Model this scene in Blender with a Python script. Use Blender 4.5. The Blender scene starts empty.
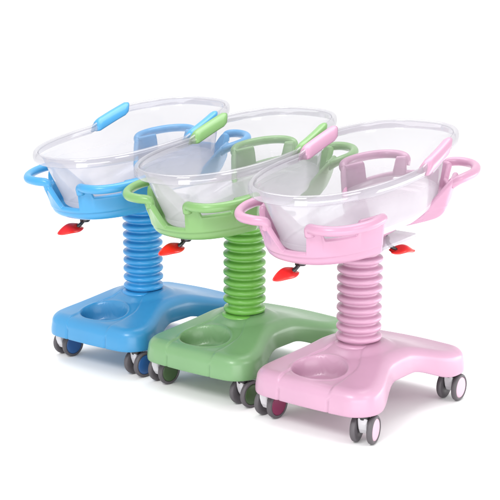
import bpy, math
import numpy as np
from mathutils import Vector, Matrix

R = math.radians
scene = bpy.context.scene
COL = scene.collection

# ------------------------------------------------------------------ helpers
def link(o, parent=None):
    COL.objects.link(o)
    if parent is not None:
        o.parent = parent
    return o

def mesh(name, verts, faces, mat, parent=None, smooth=True, recalc=False):
    me = bpy.data.meshes.new(name)
    me.from_pydata([tuple(map(float, v)) for v in verts], [], [tuple(int(i) for i in f) for f in faces])
    if recalc:
        import bmesh
        bm = bmesh.new(); bm.from_mesh(me)
        bmesh.ops.remove_doubles(bm, verts=bm.verts, dist=1e-6)
        bmesh.ops.recalc_face_normals(bm, faces=bm.faces)
        bm.to_mesh(me); bm.free()
    for m in (mat if isinstance(mat, (list, tuple)) else [mat]):
        me.materials.append(m)
    if smooth:
        me.polygons.foreach_set('use_smooth', [True] * len(me.polygons))
    me.update()
    return link(bpy.data.objects.new(name, me), parent)

class Geo:
    """collects shapes that become ONE mesh"""
    def __init__(self):
        self.v = []; self.f = []
    def add(self, v, f):
        b = len(self.v)
        self.v += [tuple(p) for p in v]
        self.f += [tuple(i + b for i in q) for q in f]
    def lathe(self, prof, n=40, M=None, closed=False):
        M = M or Matrix.Identity(4)
        v = []; f = []
        for r, z in prof:
            for k in range(n):
                a = 2 * math.pi * k / n
                v.append(M @ Vector((r * math.cos(a), r * math.sin(a), z)))
        m = len(prof)
        for i in range(m if closed else m - 1):
            j = (i + 1) % m
            for k in range(n):
                l = (k + 1) % n
                f.append((i * n + k, i * n + l, j * n + l, j * n + k))
        if not closed:
            f.append(tuple(reversed(range(n))))
            f.append(tuple(range((m - 1) * n, m * n)))
        self.add(v, f)
    def tube(self, pts, rad, n=14, squash=1.0):
        pts = [Vector(p) for p in pts]
        m = len(pts); v = []; f = []
        rads = rad if isinstance(rad, (list, tuple)) else [rad] * m
        up = Vector((0, 0, 1))
        for i, p in enumerate(pts):
            t = (pts[min(i + 1, m - 1)] - pts[max(i - 1, 0)]).normalized()
            s = t.cross(up)
            s = s.normalized() if s.length > 1e-4 else Vector((1, 0, 0))
            w = s.cross(t).normalized()
            for k in range(n):
                a = 2 * math.pi * k / n
                v.append(p + s * math.cos(a) * rads[i] + w * math.sin(a) * rads[i] * squash)
        for i in range(m - 1):
            for k in range(n):
                l = (k + 1) % n
                f.append((i * n + k, i * n + l, (i + 1) * n + l, (i + 1) * n + k))
        f.append(tuple(reversed(range(n)))); f.append(tuple(range((m - 1) * n, m * n)))
        self.add(v, f)
    def build(self, name, mat, parent=None, smooth=True):
        return mesh(name, self.v, self.f, mat, parent, smooth, recalc=True)

def spline(P, n=10):
    P = [Vector(p) for p in P]
    P = [P[0] * 2 - P[1]] + P + [P[-1] * 2 - P[-2]]
    out = []
    for i in range(1, len(P) - 2):
        a, b, c, d = P[i - 1:i + 3]
        for k in range(n):
            t = k / n
            out.append(0.5 * ((2 * b) + (c - a) * t + (2 * a - 5 * b + 4 * c - d) * t * t + (3 * b - a - 3 * c + d) * t ** 3))
    out.append(P[-2])
    return out

def sstep(a, b, x):
    t = np.clip((x - a) / (b - a), 0, 1)
    return t * t * (3 - 2 * t)

# ------------------------------------------------------------------ materials
def srgb(r, g, b):
    def f(c):
        c /= 255.0
        return c / 12.92 if c <= 0.04045 else ((c + 0.055) / 1.055) ** 2.4
    return (f(r), f(g), f(b), 1)

def plastic(name, rgb, rough=0.32, var=0.05, coat=0.0, sss=0.0):
    m = bpy.data.materials.new(name); m.use_nodes = True
    nt = m.node_tree; b = nt.nodes['Principled BSDF']
    tc = nt.nodes.new('ShaderNodeTexCoord')
    nz = nt.nodes.new('ShaderNodeTexNoise'); nz.inputs['Scale'].default_value = 7; nz.inputs['Detail'].default_value = 5
    nt.links.new(tc.outputs['Object'], nz.inputs['Vector'])
    c = srgb(*rgb)
    ramp = nt.nodes.new('ShaderNodeValToRGB')
    ramp.color_ramp.elements[0].position = 0.3; ramp.color_ramp.elements[1].position = 0.7
    ramp.color_ramp.elements[0].color = tuple(x * (1 - var) for x in c[:3]) + (1,)
    ramp.color_ramp.elements[1].color = tuple(min(1, x * (1 + var)) for x in c[:3]) + (1,)
    nt.links.new(nz.outputs['Fac'], ramp.inputs['Fac'])
    nt.links.new(ramp.outputs['Color'], b.inputs['Base Color'])
    n2 = nt.nodes.new('ShaderNodeTexNoise'); n2.inputs['Scale'].default_value = 30; n2.inputs['Detail'].default_value = 4
    nt.links.new(tc.outputs['Object'], n2.inputs['Vector'])
    mr = nt.nodes.new('ShaderNodeMapRange')
    mr.inputs['To Min'].default_value = rough - 0.05; mr.inputs['To Max'].default_value = rough + 0.07
    nt.links.new(n2.outputs['Fac'], mr.inputs['Value'])
    nt.links.new(mr.outputs['Result'], b.inputs['Roughness'])
    n3 = nt.nodes.new('ShaderNodeTexNoise'); n3.inputs['Scale'].default_value = 260; n3.inputs['Detail'].default_value = 2
    nt.links.new(tc.outputs['Object'], n3.inputs['Vector'])
    bp = nt.nodes.new('ShaderNodeBump'); bp.inputs['Strength'].default_value = 0.04; bp.inputs['Distance'].default_value = 0.001
    nt.links.new(n3.outputs['Fac'], bp.inputs['Height'])
    nt.links.new(bp.outputs['Normal'], b.inputs['Normal'])
    b.inputs['Coat Weight'].default_value = coat
    b.inputs['Coat Roughness'].default_value = 0.12
    if sss:
        b.inputs['Subsurface Weight'].default_value = sss
        b.inputs['Subsurface Radius'].default_value = (0.01, 0.008, 0.008)
    return m

def clear_plastic(name, tint=(0.86, 0.852, 0.878), milk=0.15, milk_low=0.50, rough=0.08, gloss=0.04):
    m = bpy.data.materials.new(name); m.use_nodes = True
    nt = m.node_tree; nt.nodes.clear()
    N = nt.nodes.new; L = nt.links.new
    out = N('ShaderNodeOutputMaterial')
    tr = N('ShaderNodeBsdfTransparent'); tr.inputs['Color'].default_value = (*tint, 1)
    df = N('ShaderNodeBsdfDiffuse'); df.inputs['Color'].default_value = (0.63, 0.615, 0.65, 1)
    tl = N('ShaderNodeBsdfTranslucent'); tl.inputs['Color'].default_value = (0.66, 0.645, 0.68, 1)
    gl = N('ShaderNodeBsdfGlossy'); gl.inputs['Roughness'].default_value = rough
    m1 = N('ShaderNodeMixShader'); m1.inputs[0].default_value = 0.5
    L(df.outputs[0], m1.inputs[1]); L(tl.outputs[0], m1.inputs[2])
    # the moulding is thick and milky low down and thin and clear up at the head end, with a little drift
    tc = N('ShaderNodeTexCoord'); nz = N('ShaderNodeTexNoise'); nz.inputs['Scale'].default_value = 5; nz.inputs['Detail'].default_value = 4
    L(tc.outputs['Object'], nz.inputs['Vector'])
    sx = N('ShaderNodeSeparateXYZ'); L(tc.outputs['Object'], sx.inputs[0])
    mz = N('ShaderNodeMapRange'); mz.interpolation_type = 'SMOOTHSTEP'
    mz.inputs['From Min'].default_value = 0.84; mz.inputs['From Max'].default_value = 1.0
    mz.inputs['To Min'].default_value = milk_low; mz.inputs['To Max'].default_value = milk
    L(sx.outputs['Z'], mz.inputs['Value'])
    dr = N('ShaderNodeMapRange'); dr.inputs['To Min'].default_value = 0.85; dr.inputs['To Max'].default_value = 1.15
    L(nz.outputs['Fac'], dr.inputs['Value'])
    mr = N('ShaderNodeMath'); mr.operation = 'MULTIPLY'; mr.use_clamp = True
    L(mz.outputs['Result'], mr.inputs[0]); L(dr.outputs['Result'], mr.inputs[1])
    m2 = N('ShaderNodeMixShader'); L(mr.outputs[0], m2.inputs[0])
    L(tr.outputs[0], m2.inputs[1]); L(m1.outputs[0], m2.inputs[2])
    lw = N('ShaderNodeLayerWeight'); lw.inputs['Blend'].default_value = 0.5
    pw = N('ShaderNodeMath'); pw.operation = 'POWER'; pw.inputs[1].default_value = 4.0
    L(lw.outputs['Facing'], pw.inputs[0])
    fr = N('ShaderNodeMath'); fr.operation = 'MULTIPLY_ADD'; fr.inputs[1].default_value = 0.45; fr.inputs[2].default_value = gloss
    L(pw.outputs[0], fr.inputs[0])
    m3 = N('ShaderNodeMixShader'); L(fr.outputs[0], m3.inputs[0])
    L(m2.outputs[0], m3.inputs[1]); L(gl.outputs[0], m3.inputs[2])
    L(m3.outputs[0], out.inputs['Surface'])
    return m

M_CLEAR = clear_plastic('clear_basin_plastic')
M_RIM = clear_plastic('clear_rim_plastic', tint=(0.88, 0.875, 0.895), milk=0.26, milk_low=0.26, rough=0.07, gloss=0.08)
M_FLOOR = clear_plastic('thick_basin_floor_plastic', milk=0.6, milk_low=0.72)
M_WHITE = plastic('white_nylon', (196, 194, 198), 0.4)
M_TYRE = plastic('grey_tyre_rubber', (80, 76, 80), 0.5, 0.08)
M_BLACK = plastic('black_plastic', (38, 36, 38), 0.4)
M_RED = plastic('red_lever_plastic', (226, 30, 22), 0.3, 0.05, 0.3)
M_STEEL = plastic('dark_lever_steel', (72, 72, 74), 0.3)
M_STEEL.node_tree.nodes['Principled BSDF'].inputs['Metallic'].default_value = 0.7

# ------------------------------------------------------------------ base shell
BW_M, BYF, BYR = 0.200, -0.362, 0.425
def base_halfwidth(y):
    """hourglass plan with rounded corners"""
    w = BW_M + (0.272 - BW_M) * sstep(0.05, 0.30, np.abs(y - 0.02))
    rc = 0.085
    for yc, s in ((BYF + rc, -1), (BYR - rc, 1)):
        d = np.clip((y - yc) * s, 0, rc)
        w = np.minimum(w, w - rc + np.sqrt(np.maximum(rc * rc - d * d, 0)))
    return w

def make_base(mat, parent):
    ny, nx = 150, 120
    u = np.linspace(-1, 1, ny); yy = np.sin(u * math.pi / 2 * 0.999)
    yy = 0.35 * yy + 0.65 * u
    ys = (BYF + BYR) / 2 + (BYR - BYF) / 2 * yy
    v = np.linspace(-1, 1, nx); ss = 0.6 * v + 0.4 * np.sin(v * math.pi / 2)
    Y, S = np.meshgrid(ys, ss, indexing='ij')
    X = S * base_halfwidth(Y)
    # front and rear edges bow gently outward
    bow = (1 - np.clip(np.abs(X) / 0.27, 0, 1) ** 2) * 0.018
    Yb = Y + np.where(Y < 0, -1, 1) * bow * np.clip(np.abs(Y - 0.02) / 0.35, 0, 1) ** 2
    # boundary loop
    idx = np.arange(ny * nx).reshape(ny, nx)
    loop = list(idx[0, :]) + list(idx[1:, -1]) + list(idx[-1, -2::-1]) + list(idx[-2:0:-1, 0])
    P = np.stack([X.ravel(), Yb.ravel()], 1)
    B = P[loop]
    # distance of each vertex to the outline
    d = np.full(len(P), 9.0)
    A = B; C = np.roll(B, -1, 0)
    for i in range(len(A)):
        ab = C[i] - A[i]; L2 = ab @ ab + 1e-12
        t = np.clip(((P - A[i]) @ ab) / L2, 0, 1)
        q = A[i] + t[:, None] * ab
        d = np.minimum(d, np.hypot(P[:, 0] - q[:, 0], P[:, 1] - q[:, 1]))
    x, y = P[:, 0], P[:, 1]
    r = np.hypot(x, y * 0.85)
    top = 0.214 + 0.036 * (1 - sstep(0.02, 0.34, np.abs(y - 0.03))) + 0.034 * (1 - sstep(0.04, 0.40, r)) + 0.012 * (1 - sstep(0.10, 0.15, np.hypot(x, y)))
    RS = 0.046
    k = np.clip(d / RS, 0, 1)
    z = top - RS * 0.9 * (1 - np.sqrt(np.clip(1 - (1 - k) ** 2, 0, 1)))
    # moulded centre panel at the front: groove lines either side
    gx = 0.115 - 0.05 * sstep(-0.20, -0.06, y)
    fade = 1 - sstep(-0.10, -0.03, y)
    g = np.exp(-((np.abs(x) - gx) / 0.0055) ** 2) * 0.006 * fade
    panel = (1 - sstep(gx - 0.012, gx + 0.002, np.abs(x))) * 0.005 * fade
    z = z - g - panel
    # storage well
    e = np.sqrt(((x + 0.018) / 0.112) ** 2 + ((y + 0.240) / 0.090) ** 2)
    z = z - 0.074 * (1 - sstep(0.84, 1.03, e)) + 0.003 * np.exp(-((e - 1.06) / 0.06) ** 2)
    V = [(a, b, c) for a, b, c in zip(x, y, z)]
    F = []
    for i in range(ny - 1):
        for j in range(nx - 1):
            F.append((idx[i, j], idx[i, j + 1], idx[i + 1, j + 1], idx[i + 1, j]))
    # skirt
    n = len(loop)
    cen = np.array([0, 0.01])
    nrm = np.roll(B, -1, 0) - np.roll(B, 1, 0); nrm /= np.linalg.norm(nrm, axis=1)[:, None] + 1e-9
    nrm = np.stack([nrm[:, 1], -nrm[:, 0]], 1)
    zl = z[loop]
    gl = np.where(B[:, 1] < -0.2, np.exp(-((np.abs(B[:, 0]) - 0.115) / 0.0055) ** 2) * 0.005 + (np.abs(B[:, 0]) < 0.115) * 0.002, 0)
    bot = 0.117 + 0.056 * (1 - sstep(0.06, 0.27, np.abs(B[:, 1] - 0.02)))
    prev = loop
    for t, off in ((0.2, 0.002), (0.45, 0.004), (0.7, 0.005), (0.9, 0.0045), (0.97, 0.003), (1.0, -0.002)):
        b0 = len(V)
        for i in range(n):
            q = B[i] + nrm[i] * (off - gl[i])
            V.append((q[0], q[1], zl[i] * (1 - t) + bot[i] * t))
        cur = list(range(b0, b0 + n))
        for i in range(n):
            j = (i + 1) % n
            F.append((prev[j], prev[i], cur[i], cur[j]))
        prev = cur
    # inside of the skirt and the recessed underside
    for off, dz in ((-0.012, 0.0), (-0.012, 0.03)):
        b0 = len(V)
        for i in range(n):
            q = B[i] + nrm[i] * off
            V.append((q[0], q[1], bot[i] + dz))
        cur = list(range(b0, b0 + n))
        for i in range(n):
            j = (i + 1) % n
            F.append((prev[j], prev[i], cur[i], cur[j]))
        prev = cur
    F.append(tuple(prev))
    return mesh('base', V, F, mat, parent)

# ------------------------------------------------------------------ caster
def disc_profile(r, t):
    return [(0.0005, t), (r * 0.5, t * 0.95), (r * 0.85, t * 0.7), (r, 0.1 * t), (r, -0.004)]

def make_caster(x, y, axle_deg, yaw_deg, disc_mats, parent, trail=0.018):
    """twin wheel castor; axle_deg = direction of the axle in the room"""
    a = R(axle_deg - yaw_deg)
    ax = Vector((math.cos(a), math.sin(a), 0)); tr = Vector((-math.sin(a), math.cos(a), 0))
    RW = 0.056
    def M(off_ax, off_tr, z):
        # local frame: z axis along the axle
        p = Vector((x, y, 0)) + ax * off_ax + tr * off_tr + Vector((0, 0, z))
        m = Matrix.Identity(4)
        for i in range(3):
            m[i][0] = tr[i]; m[i][1] = (0, 0, 1)[i]; m[i][2] = ax[i]; m[i][3] = p[i]
        return m
    # fork: white body between the wheels, stem at its top
    g = Geo()
    prof = [(-0.020, 0.106), (0.020, 0.106), (0.024, 0.092), (0.034, 0.074), (0.038, 0.056), (0.030, 0.040), (0.016, 0.036), (0.002, 0.042), (-0.010, 0.060), (-0.018, 0.084)]
    n = len(prof); w = 0.0185
    rows = ((-w, 0.86), (-w * 0.8, 1.0), (w * 0.8, 1.0), (w, 0.86))
    vs = []; cx_ = sum(p[0] for p in prof) / n; cz_ = sum(p[1] for p in prof) / n
    for o, sc in rows:
        for q, z in prof:
            vs.append(Vector((x, y, 0)) + ax * o + tr * (cx_ + (q - cx_) * sc) + Vector((0, 0, cz_ + (z - cz_) * sc)))
    fs = []
    for i in range(3):
        for k in range(n):
            l = (k + 1) % n
            fs.append((i * n + k, i * n + l, (i + 1) * n + l, (i + 1) * n + k))
    fs.append(tuple(range(n))); fs.append(tuple(range(3 * n, 4 * n)))
    g.add(vs, fs)
    g.lathe([(0.009, -0.03), (0.009, 0.03)], 16, M(0, trail, RW))
    cst = g.build('caster', M_WHITE, parent, smooth=False)
    c = Geo(); c.lathe([(0.016, 0.098), (0.0205, 0.100), (0.0215, 0.104), (0.0215, 0.116), (0.019, 0.119), (0.014, 0.150)], 28, Matrix.Translation((x, y, 0)))
    c.build('swivel_collar', M_BLACK, cst)
    for s, dm in zip((-1, 1), disc_mats):
        t = Geo()
        t.lathe([(0.012, -0.011), (0.040, -0.011), (0.050, -0.0105), (0.0545, -0.008), (RW, -0.003), (RW, 0.003), (0.0545, 0.008), (0.0505, 0.0115), (0.047, 0.0125), (0.0445, 0.0115), (0.0435, 0.008), (0.012, 0.008)],
                44, M(0.0325 * s, trail, RW) @ (Matrix.Identity(4) if s > 0 else Matrix.Rotation(math.pi, 4, 'X')), closed=True)
        t.build('tyre', M_TYRE, cst)
        d = Geo()
        d.lathe([(0.0005, 0.0135), (0.02, 0.013), (0.036, 0.0115), (0.0425, 0.0095), (0.0435, 0.0075), (0.0435, 0.004)], 40,
                M(0.0325 * s, trail, RW) @ (Matrix.Identity(4) if s > 0 else Matrix.Rotation(math.pi, 4, 'X')))
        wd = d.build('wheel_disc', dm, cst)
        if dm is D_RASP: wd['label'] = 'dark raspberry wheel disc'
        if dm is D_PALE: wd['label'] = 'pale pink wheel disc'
    return cst

# ------------------------------------------------------------------ bellows column
def make_bellows(mat, parent, seed=1):
    g = Geo()
    prof = [(0.098, 0.262), (0.100, 0.282), (0.094, 0.289), (0.079, 0.292)]
    z = 0.289; pitch = 0.0392; rng = np.random.default_rng(seed)
    for i in range(10):
        dr, dz = rng.normal(0, 0.0006), rng.normal(0, 0.0008)
        for t, q in ((0.06, 0.0), (0.14, 0.0), (0.20, 0.16), (0.245, 0.55), (0.32, 0.83), (0.43, 0.97), (0.55, 1.0), (0.67, 0.97), (0.78, 0.83), (0.855, 0.55), (0.90, 0.16), (0.95, 0.0), (1.0, 0.0)):
            prof.append((0.0700 + (0.0205 + dr) * q, z + pitch * t + (dz if q else 0)))
        z += pitch
    prof += [(0.075, z + 0.01), (0.075, z + 0.04)]
    g.lathe(prof, 64)
    return g.build('bellows', mat, parent)

# ------------------------------------------------------------------ tray
def floor_z(y):
    """tray floor: tilted head up, rising a little faster under the head end"""
    return 0.733 + 0.12 * y + 0.13 * np.maximum(0, np.asarray(y) - 0.05)

TA, TB, TILT = 0.288, 0.506, 0.12
def tray_R(th):
    n = 2.35
    return (np.abs(np.cos(th) / TA) ** n + np.abs(np.sin(th) / TB) ** n) ** (-1 / n)

def make_tray(mat, parent):
    N = 720
    # even spacing along the outline, measured from the nearer end of the long axis
    th = np.arange(N) / N * 2 * math.pi
    th = np.arctan2(np.sin(th) * TB, np.cos(th) * TA)
    ex, ey = np.cos(th) * tray_R(th), np.sin(th) * tray_R(th)
    fi = np.degrees(np.arctan2(np.abs(ex), np.abs(ey)))
    waist = sstep(46.5, 56.0, fi)
    rr = tray_R(th) * (1 - 0.50 * waist)
    ox, oy = rr * np.cos(th), rr * np.sin(th)
    up = np.where(ox * oy > 0, sstep(1.0, 13.0, fi), sstep(8.5, 11.5, fi))
    h = 0.048 + (0.156 - 0.048) * up          # notch at the end, then the inner post
    slot = np.where(oy < 0, 0.106, 0.035 + 0.040 * np.clip((fi - 16) / 18, 0, 1))
    h = h + (slot - 0.156) * sstep(16.0, 18.0, fi)             # slot under the handle
    h = h + (0.156 - slot) * sstep(31.5, 34.0, fi)             # outer post
    h = h * (1 - sstep(47.0, 53, fi)) + 0.014 * sstep(47.0, 53, fi)
    def normals(x, y):
        a = np.roll(y, -1) - np.roll(y, 1); b = -(np.roll(x, -1) - np.roll(x, 1))
        L = np.hypot(a, b) + 1e-9
        return a / L, b / L
    nx, nyv = normals(ox, oy)
    V = []; nr = 0
    def row(x, y, z):
        nonlocal nr
        V.extend(zip(x, y, z)); nr += 1
    wz = np.where(waist > 0.5, 0.3, 1.0)
    for q in (0.1, 0.35, 0.6, 0.76):
        row(ox * q, oy * q, floor_z(oy * q))
    for a in np.linspace(0, math.pi / 2, 7):                     # rounded turn of the base pan
        q = 0.80 + 0.115 * math.sin(a)
        row(ox * q, oy * q, floor_z(oy * q) + wz * 0.036 * (1 - math.cos(a)))
    q = 0.916; row(ox * q, oy * q, floor_z(oy * q) + wz * 0.040)
    q = 0.930; row(ox * q, oy * q, floor_z(oy * q) + wz * 0.042)  # seam step above the pan
    q = 0.934; row(ox * q, oy * q, floor_z(oy * q) + wz * 0.047)
    TH = 0.024
    ztop = 0.745 + TILT * oy + h - TH / 2
    zlow = floor_z(oy * 0.934) + wz * 0.047
    ztop = np.maximum(ztop, zlow + 0.004)
    lean = np.clip((ztop - zlow) / 0.085, 0.0, 1.0)              # taller walls lean further out
    kt = 0.934 + 0.066 * lean
    for t in np.linspace(0, 1, 11)[1:]:
        k = 0.934 + 0.066 * lean * t ** 1.3
        row(ox * k, oy * k, zlow + (ztop - zlow) * t)
    for a in np.linspace(0, math.pi, 9)[1:]:                     # rounded top edge
        d = TH / 2 * (1 - math.cos(a))
        row(ox * kt - nx * d, oy * kt - nyv * d, ztop + TH / 2 * math.sin(a))
    ix, iy = ox * kt - nx * TH, oy * kt - nyv * TH
    zin = floor_z(iy * 0.93) + 0.018
    zt2 = np.maximum(ztop, zin + 0.002)
    for t in np.linspace(1, 0, 9)[1:]:
        k = 1 - 0.075 * lean * (1 - t ** 1.3)
        row(ix * k, iy * k, zin + (zt2 - zin) * t)
    for q in (0.82, 0.6, 0.3, 0.08):
        row(ix * q, iy * q, floor_z(iy * q) + 0.014)
    F = []
    for i in range(nr - 1):
        for j in range(N):
            l = (j + 1) % N
            F.append((i * N + j, i * N + l, (i + 1) * N + l, (i + 1) * N + j))
    F.append(tuple(reversed(range(N))))
    F.append(tuple(range((nr - 1) * N, nr * N)))
    return mesh('tray', V, F, mat, parent)

def make_handles(mat, tray):
    zb = 0.745 + 0.152
    for sx in (-1, 1):
        for sy in (-1, 1):
            P = [(0.096, 0.474, -0.034), (0.100, 0.482, -0.006), (0.145, 0.497, 0.0), (0.205, 0.485, 0.0), (0.252, 0.440, 0.0), (0.280, 0.370, 0.0), (0.281, 0.305, 0.0), (0.268, 0.268, -0.006), (0.246, 0.254, -0.022)]
            pts = [(sx * a, sy * b, zb + TILT * sy * b + c) for a, b, c in P]
            g = Geo(); g.tube(spline(pts, 6), 0.0185, 18, 1.0)
            g.build('handle_bar', mat, tray)

# ------------------------------------------------------------------ basin
def basin_top(th):
    n = 2.35 + 0.35 * sstep(-0.3, 0.4, np.sin(th))
    c = (np.abs(np.cos(th)) ** n + np.abs(np.sin(th)) ** n) ** (-1 / n)
    return 0.270 * c * np.cos(th), -0.070 + np.where(np.sin(th) < 0, 0.462, 0.512) * c * np.sin(th)
def basin_rim_z(y):
    z = 0.944 + 0.11 * (y + 0.58)
    z = z + 0.062 * np.clip((y + 0.02) / 0.21, 0, 1) + 0.012 * np.clip((y - 0.19) / 0.25, 0, 1)
    return z - 0.02 * np.clip((y - 0.0) / 0.44, 0, 1)

def make_basin(grip_mat, parent):
    N = 384
    th = np.arange(N) / N * 2 * math.pi
    tx, ty = basin_top(th); tz = basin_rim_z(ty)
    n = 2.6
    c = (np.abs(np.cos(th)) ** n + np.abs(np.sin(th)) ** n) ** (-1 / n)
    k = sstep(-0.35, 0.65, np.sin(th))                           # fuller under the head end
    bx = (0.178 + 0.050 * k) * c * np.cos(th)
    by = -0.070 + np.where(np.sin(th) < 0, 0.350, 0.462) * c * np.sin(th)
    bz = floor_z(by) + 0.039
    V = []; nr = 0
    def row(x, y, z):
        nonlocal nr
        V.extend(zip(x, y, z)); nr += 1
    for q in (0.25, 0.55, 0.8, 0.92):
        row(bx * q, -0.075 + (by + 0.075) * q, floor_z(-0.075 + (by + 0.075) * q) + 0.039 - 0.004 * (1 - q))
    for a in np.linspace(0, 1, 5):      # rounded turn
        row(bx * (0.92 + 0.08 * math.sin(a * math.pi / 2)), -0.075 + (by + 0.075) * (0.92 + 0.08 * math.sin(a * math.pi / 2)), bz + 0.03 * (1 - math.cos(a * math.pi / 2)))
    zt = bz + 0.03
    nx = np.roll(ty, -1) - np.roll(ty, 1); nyv = -(np.roll(tx, -1) - np.roll(tx, 1))
    L = np.hypot(nx, nyv); nx, nyv = nx / L, nyv / L
    ux, uy, uz = tx - nx * 0.024, ty - nyv * 0.024, tz - 0.034
    for t in np.linspace(0, 1, 16)[1:]:
        row(bx + (ux - bx) * t, by + (uy - by) * t, zt + (uz - zt) * t)
    for t in (0.2, 0.4, 0.6, 0.8, 1.0):                          # wall flares out to the lip
        e = t ** 1.6
        row(ux + (tx - ux) * e, uy + (ty - uy) * e, uz + (tz - uz) * t)
    F = []
    for i in range(nr - 1):
        for j in range(N):
            l = (j + 1) % N
            F.append((i * N + j, i * N + l, (i + 1) * N + l, (i + 1) * N + j))
    F.append(tuple(reversed(range(N))))
    o = mesh('basin', V, F, [M_CLEAR, M_FLOOR], parent)
    for k, p in enumerate(o.data.polygons):
        if k < 8 * N or k == len(o.data.polygons) - 1:
            p.material_index = 1
    # thick rolled lip round the top
    sec = [(-0.002, -0.001), (0.002, 0.006), (0.008, 0.009), (0.015, 0.007), (0.020, 0.001), (0.0215, -0.008), (0.0215, -0.019), (0.0195, -0.028), (0.015, -0.031), (0.011, -0.027), (0.009, -0.012), (0.004, -0.007)]
    m = len(sec); V = []; F = []
    for a, dz in sec:
        V.extend(zip(tx + nx * a, ty + nyv * a, tz + dz))
    for i in range(m):
        i2 = (i + 1) % m
        for j in range(N):
            l = (j + 1) % N
            F.append((i * N + j, i * N + l, i2 * N + l, i2 * N + j))
    mesh('rim', V, F, M_RIM, o, recalc=True)
    # coloured grips: flat saddles clipped over the stepped part of the rim
    sec = [(0.0250, -0.026), (0.0272, -0.021), (0.0280, -0.004), (0.0250, 0.0085), (0.016, 0.0140), (0.004, 0.0135), (-0.006, 0.0085), (-0.013, -0.003), (-0.0195, -0.016), (-0.0185, -0.021), (-0.013, -0.022), (0.000, -0.022), (0.018, -0.027)]
    m = len(sec)
    for s in (-1, 1):
        sel = np.where((ty > -0.010) & (ty < 0.192) & (tx * s > 0))[0]
        sel = sel[np.argsort(ty[sel])]
        K = len(sel); V = []; F = []
        for q, i in enumerate(sel):
            e = min(q, K - 1 - q)
            sc = 1.18 * min(1.0, 0.80 + 0.10 * e)
            for a, dz in sec:
                a2, d2 = 0.004 + (a - 0.004) * sc, -0.006 + (dz + 0.006) * sc
                # ends are cut on a slant
                lean = (d2 + 0.006) * 0.7
                V.append((tx[i] + nx[i] * a2, ty[i] + nyv[i] * a2 + lean, tz[i] + d2 + lean * 0.4))
        for i in range(K - 1):
            for k in range(m):
                l = (k + 1) % m
                F.append((i * m + k, i * m + l, (i + 1) * m + l, (i + 1) * m + k))
        F.append(tuple(reversed(range(m)))); F.append(tuple(range((K - 1) * m, K * m)))
        g = mesh('rim_grip', V, F, grip_mat, o, recalc=True)
    return o

# ------------------------------------------------------------------ release levers
def make_lever(pivot, tip, end, face, parent):
    """red heart shaped paddle from its root (tip) to its point (end), broad side along face; steel rod from the pivot"""
    pv, tp, en = Vector(pivot), Vector(tip), Vector(end)
    d = (en - tp); Ln = d.length; d.normalize()
    w = Vector(face); w = (w - d * w.dot(d)).normalized(); s = w.cross(d).normalized()
    V = []; F = []
    K = 26; n = 20
    for i in range(K):
        t = i / (K - 1)
        a0 = math.sin(math.pi * (0.02 + 0.96 * t) ** 0.80)      # broad lobes at the root, blunt point at the end
        wd = max(0.004, 0.031 * a0 ** 0.55 * (1 - 0.30 * t))
        thk = max(0.003, 0.013 * a0 ** 0.55 * (1 - 0.35 * t))
        cpt = tp + d * (Ln * t) + w * (0.012 * math.sin(math.pi * t) ** 2)
        for k in range(n):
            a = 2 * math.pi * k / n
            # the root edge is notched: outer points sit further back than the middle
            back = -0.026 * abs(math.cos(a)) ** 1.5 * (1 - t) ** 3
            V.append(cpt + d * back + s * math.cos(a) * wd + w * math.sin(a) * thk)
    for i in range(K - 1):
        for k in range(n):
            l = (k + 1) % n
            F.append((i * n + k, i * n + l, (i + 1) * n + l, (i + 1) * n + k))
    F.append(tuple(reversed(range(n)))); F.append(tuple(range((K - 1) * n, K * n)))
    o = mesh('release_lever', V, F, M_RED, parent, recalc=True)
    g = Geo(); g.tube([pv + Vector((0, 0, 0.01)), pv, pv.lerp(tp, 0.6), tp + d * 0.012], 0.008, 12)
    g.lathe([(0.018, -0.012), (0.022, -0.007), (0.022, 0.007), (0.014, 0.012), (0.014, 0.045)], 18, Matrix.Translation(pv))
    g.tube([pv + Vector((0.012, 0.012, -0.004)), pv + Vector((-0.016, -0.016, -0.004))], 0.008, 10)
    g.build('lever_rod', M_STEEL, o)
    return o

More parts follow.
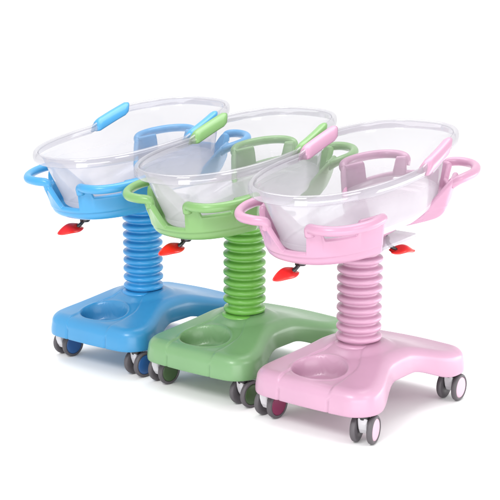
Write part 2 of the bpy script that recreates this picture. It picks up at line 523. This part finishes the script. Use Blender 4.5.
# ------------------------------------------------------------------ one bassinet
def make_bassinet(label, loc, yaw, pal, casters):
    root = bpy.data.objects.new('baby_bassinet', None)
    root.empty_display_size = 0.2
    link(root)
    root.location = loc; root.rotation_euler = (0, 0, R(yaw))
    root['label'] = label; root['category'] = 'bassinet'; root['group'] = 'baby bassinets standing in a row'
    make_base(pal['base'], root)
    make_bellows(pal['bellows'], root, int(abs(loc[0]) * 1000) + 3)
    tray = make_tray(pal['tray'], root)
    make_handles(pal['tray'], tray)
    make_basin(pal['tray'], root)
    # head of the column under the tray
    g = Geo()
    g.lathe([(0.05, 0.668), (0.092, 0.672), (0.098, 0.69), (0.098, 0.735)], 40)
    g.build('column_head', pal['tray'], root)
    # clear plate slid in under the basin
    g = Geo(); vs = []; pl = []
    for cx_, cy_, a0 in ((0.150, 0.125, 0), (-0.150, 0.125, 90), (-0.150, -0.125, 180), (0.150, -0.125, 270)):
        for q in range(7):
            a = R(a0 + 15 * q); pl.append((cx_ + 0.02 * math.cos(a), cy_ + 0.02 * math.sin(a)))
    m = len(pl)
    vs = [(a, b, 0.702 + 0.05 * b) for a, b in pl] + [(a, b, 0.714 + 0.05 * b) for a, b in pl]
    g.add(vs, [tuple(range(m)), tuple(range(m, 2 * m))] + [(k, (k + 1) % m, m + (k + 1) % m, m + k) for k in range(m)])
    g.build('clear_plate', M_CLEAR, root, smooth=False)
    make_lever((-0.088, -0.272, 0.646), (-0.100, -0.305, 0.612), (-0.112, -0.415, 0.600), (0.5, -0.75, 0.6), root)
    make_lever((0.045, 0.10, 0.690), (0.085, 0.12, 0.642), (0.125, 0.20, 0.636), (0.3, -0.3, 1.0), root)
    for (sx, sy), (deg, dm, trail) in casters.items():
        make_caster(sx * 0.23, -0.304 if sy < 0 else 0.332, deg, yaw, dm, root, trail)
    return root

def palette(c, base, bellows, tray):
    return dict(base=plastic(c + '_base_plastic', base, 0.34, 0.03, 0.15),
                bellows=plastic(c + '_bellows_rubber', bellows, 0.3, 0.03, 0.1),
                tray=plastic(c + '_tray_plastic', tray, 0.34, 0.03, 0.15))
PINK = palette('pink', (181, 141, 164), (186, 142, 167), (178, 133, 158))
GREEN = palette('green', (108, 148, 102), (102, 164, 70), (110, 152, 90))
BLUE = palette('blue', (52, 134, 184), (50, 142, 200), (56, 140, 190))
D_PALE = plastic('pale_pink_disc', (200, 168, 184), 0.4)
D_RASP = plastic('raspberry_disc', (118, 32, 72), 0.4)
D_GREEN = plastic('dark_green_disc', (58, 82, 48), 0.4)
D_BLUE = plastic('navy_disc', (36, 84, 140), 0.4)
FL, FR, BL, BR = (-1, -1), (1, -1), (-1, 1), (1, 1)
make_bassinet('pink bassinet on wheels, clear tub in pink tray, nearest and rightmost of the three', (0.430, 5.155, 0), -38.065, PINK,
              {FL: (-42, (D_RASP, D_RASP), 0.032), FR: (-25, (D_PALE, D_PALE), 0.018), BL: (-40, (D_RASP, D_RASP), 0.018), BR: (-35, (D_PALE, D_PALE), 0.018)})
make_bassinet('green bassinet on wheels, clear tub in green tray, between the blue and pink ones', (-0.023, 5.578, 0), -38.065, GREEN,
              {FL: (-46, (D_GREEN, D_GREEN), 0.036), FR: (-48, (D_GREEN, D_GREEN), 0.018), BL: (-40, (D_GREEN, D_GREEN), 0.018), BR: (-40, (D_GREEN, D_GREEN), 0.018)})
make_bassinet('blue bassinet on wheels, clear tub in blue tray, farthest and leftmost of the three', (-0.483, 5.970, 0), -38.065, BLUE,
              {FL: (-44, (D_BLUE, D_BLUE), 0.040), FR: (-46, (D_BLUE, D_BLUE), 0.018), BL: (-40, (D_BLUE, D_BLUE), 0.018), BR: (-40, (D_BLUE, D_BLUE), 0.018)})

# ------------------------------------------------------------------ studio floor and backdrop
def paper(name):
    m = plastic(name, (250, 250, 250), 0.85, 0.004)
    m.node_tree.nodes['Principled BSDF'].inputs['Specular IOR Level'].default_value = 0.1
    return m
M_PAPER = paper('white_studio_paper')
fl = mesh('floor', [(-30, -8, 0), (30, -8, 0), (30, 14, 0), (-30, 14, 0)], [(0, 1, 2, 3)], M_PAPER)
fl['kind'] = 'structure'
V = []; n = 16
for i in range(n + 1):
    a = math.pi / 2 * i / n
    for x in (-30, 30):
        V.append((x, 14 + 3 * math.sin(a), 3 - 3 * math.cos(a)))
for x in (-30, 30):
    V.append((x, 17, 14))
bd = mesh('backdrop', V, [(2 * i, 2 * i + 1, 2 * i + 3, 2 * i + 2) for i in range(n + 1)], M_PAPER)
bd['kind'] = 'structure'

# ------------------------------------------------------------------ light
w = bpy.data.worlds.new('World'); scene.world = w; w.use_nodes = True
bg = w.node_tree.nodes['Background']
bg.inputs['Color'].default_value = (1, 1, 1, 1); bg.inputs['Strength'].default_value = 1.06
def softbox(name, loc, target, size, power):
    ld = bpy.data.lights.new(name, 'AREA'); ld.shape = 'RECTANGLE'; ld.size = size[0]; ld.size_y = size[1]; ld.energy = power
    o = link(bpy.data.objects.new(name, ld)); o.location = loc
    o.rotation_euler = (Vector(target) - Vector(loc)).to_track_quat('-Z', 'Y').to_euler()
    return o
softbox('key_softbox', (-2.2, 1.6, 4.2), (0, 5.4, 0.6), (1.9, 1.5), 155)
softbox('fill_softbox', (3.6, 2.2, 3.2), (0, 5.4, 0.6), (1.6, 2.0), 50)
softbox('low_front_shadow_lift', (0.6, 2.6, 0.40), (0, 5.6, -0.1), (3.4, 0.5), 26)  # added low lamp, out of frame, lightens the floor shadow under the bases
softbox('low_side_shadow_lift', (3.2, 5.6, 0.4), (0, 5.6, -0.1), (2.6, 0.6), 30)  # also an added lamp: thins the floor shade from the right
softbox('top_softbox', (0, 6.4, 4.6), (0, 5.6, 0.5), (4.5, 3.0), 205)

# ------------------------------------------------------------------ camera
cd = bpy.data.cameras.new('Camera'); cam = link(bpy.data.objects.new('Camera', cd))
cam.location = (0, 0, 1.836); cam.rotation_euler = (R(90 - 13.815), 0, 0)
cd.sensor_width = 36; cd.lens = 36 * 1357.146 / 500; cd.shift_y = 0.044; cd.clip_end = 200
scene.camera = cam
scene.view_settings.view_transform = 'Standard'; scene.view_settings.look = 'None'
scene.view_settings.exposure = 0; scene.view_settings.gamma = 1
scene.cycles.transparent_max_bounces = 32
scene.cycles.max_bounces = 10
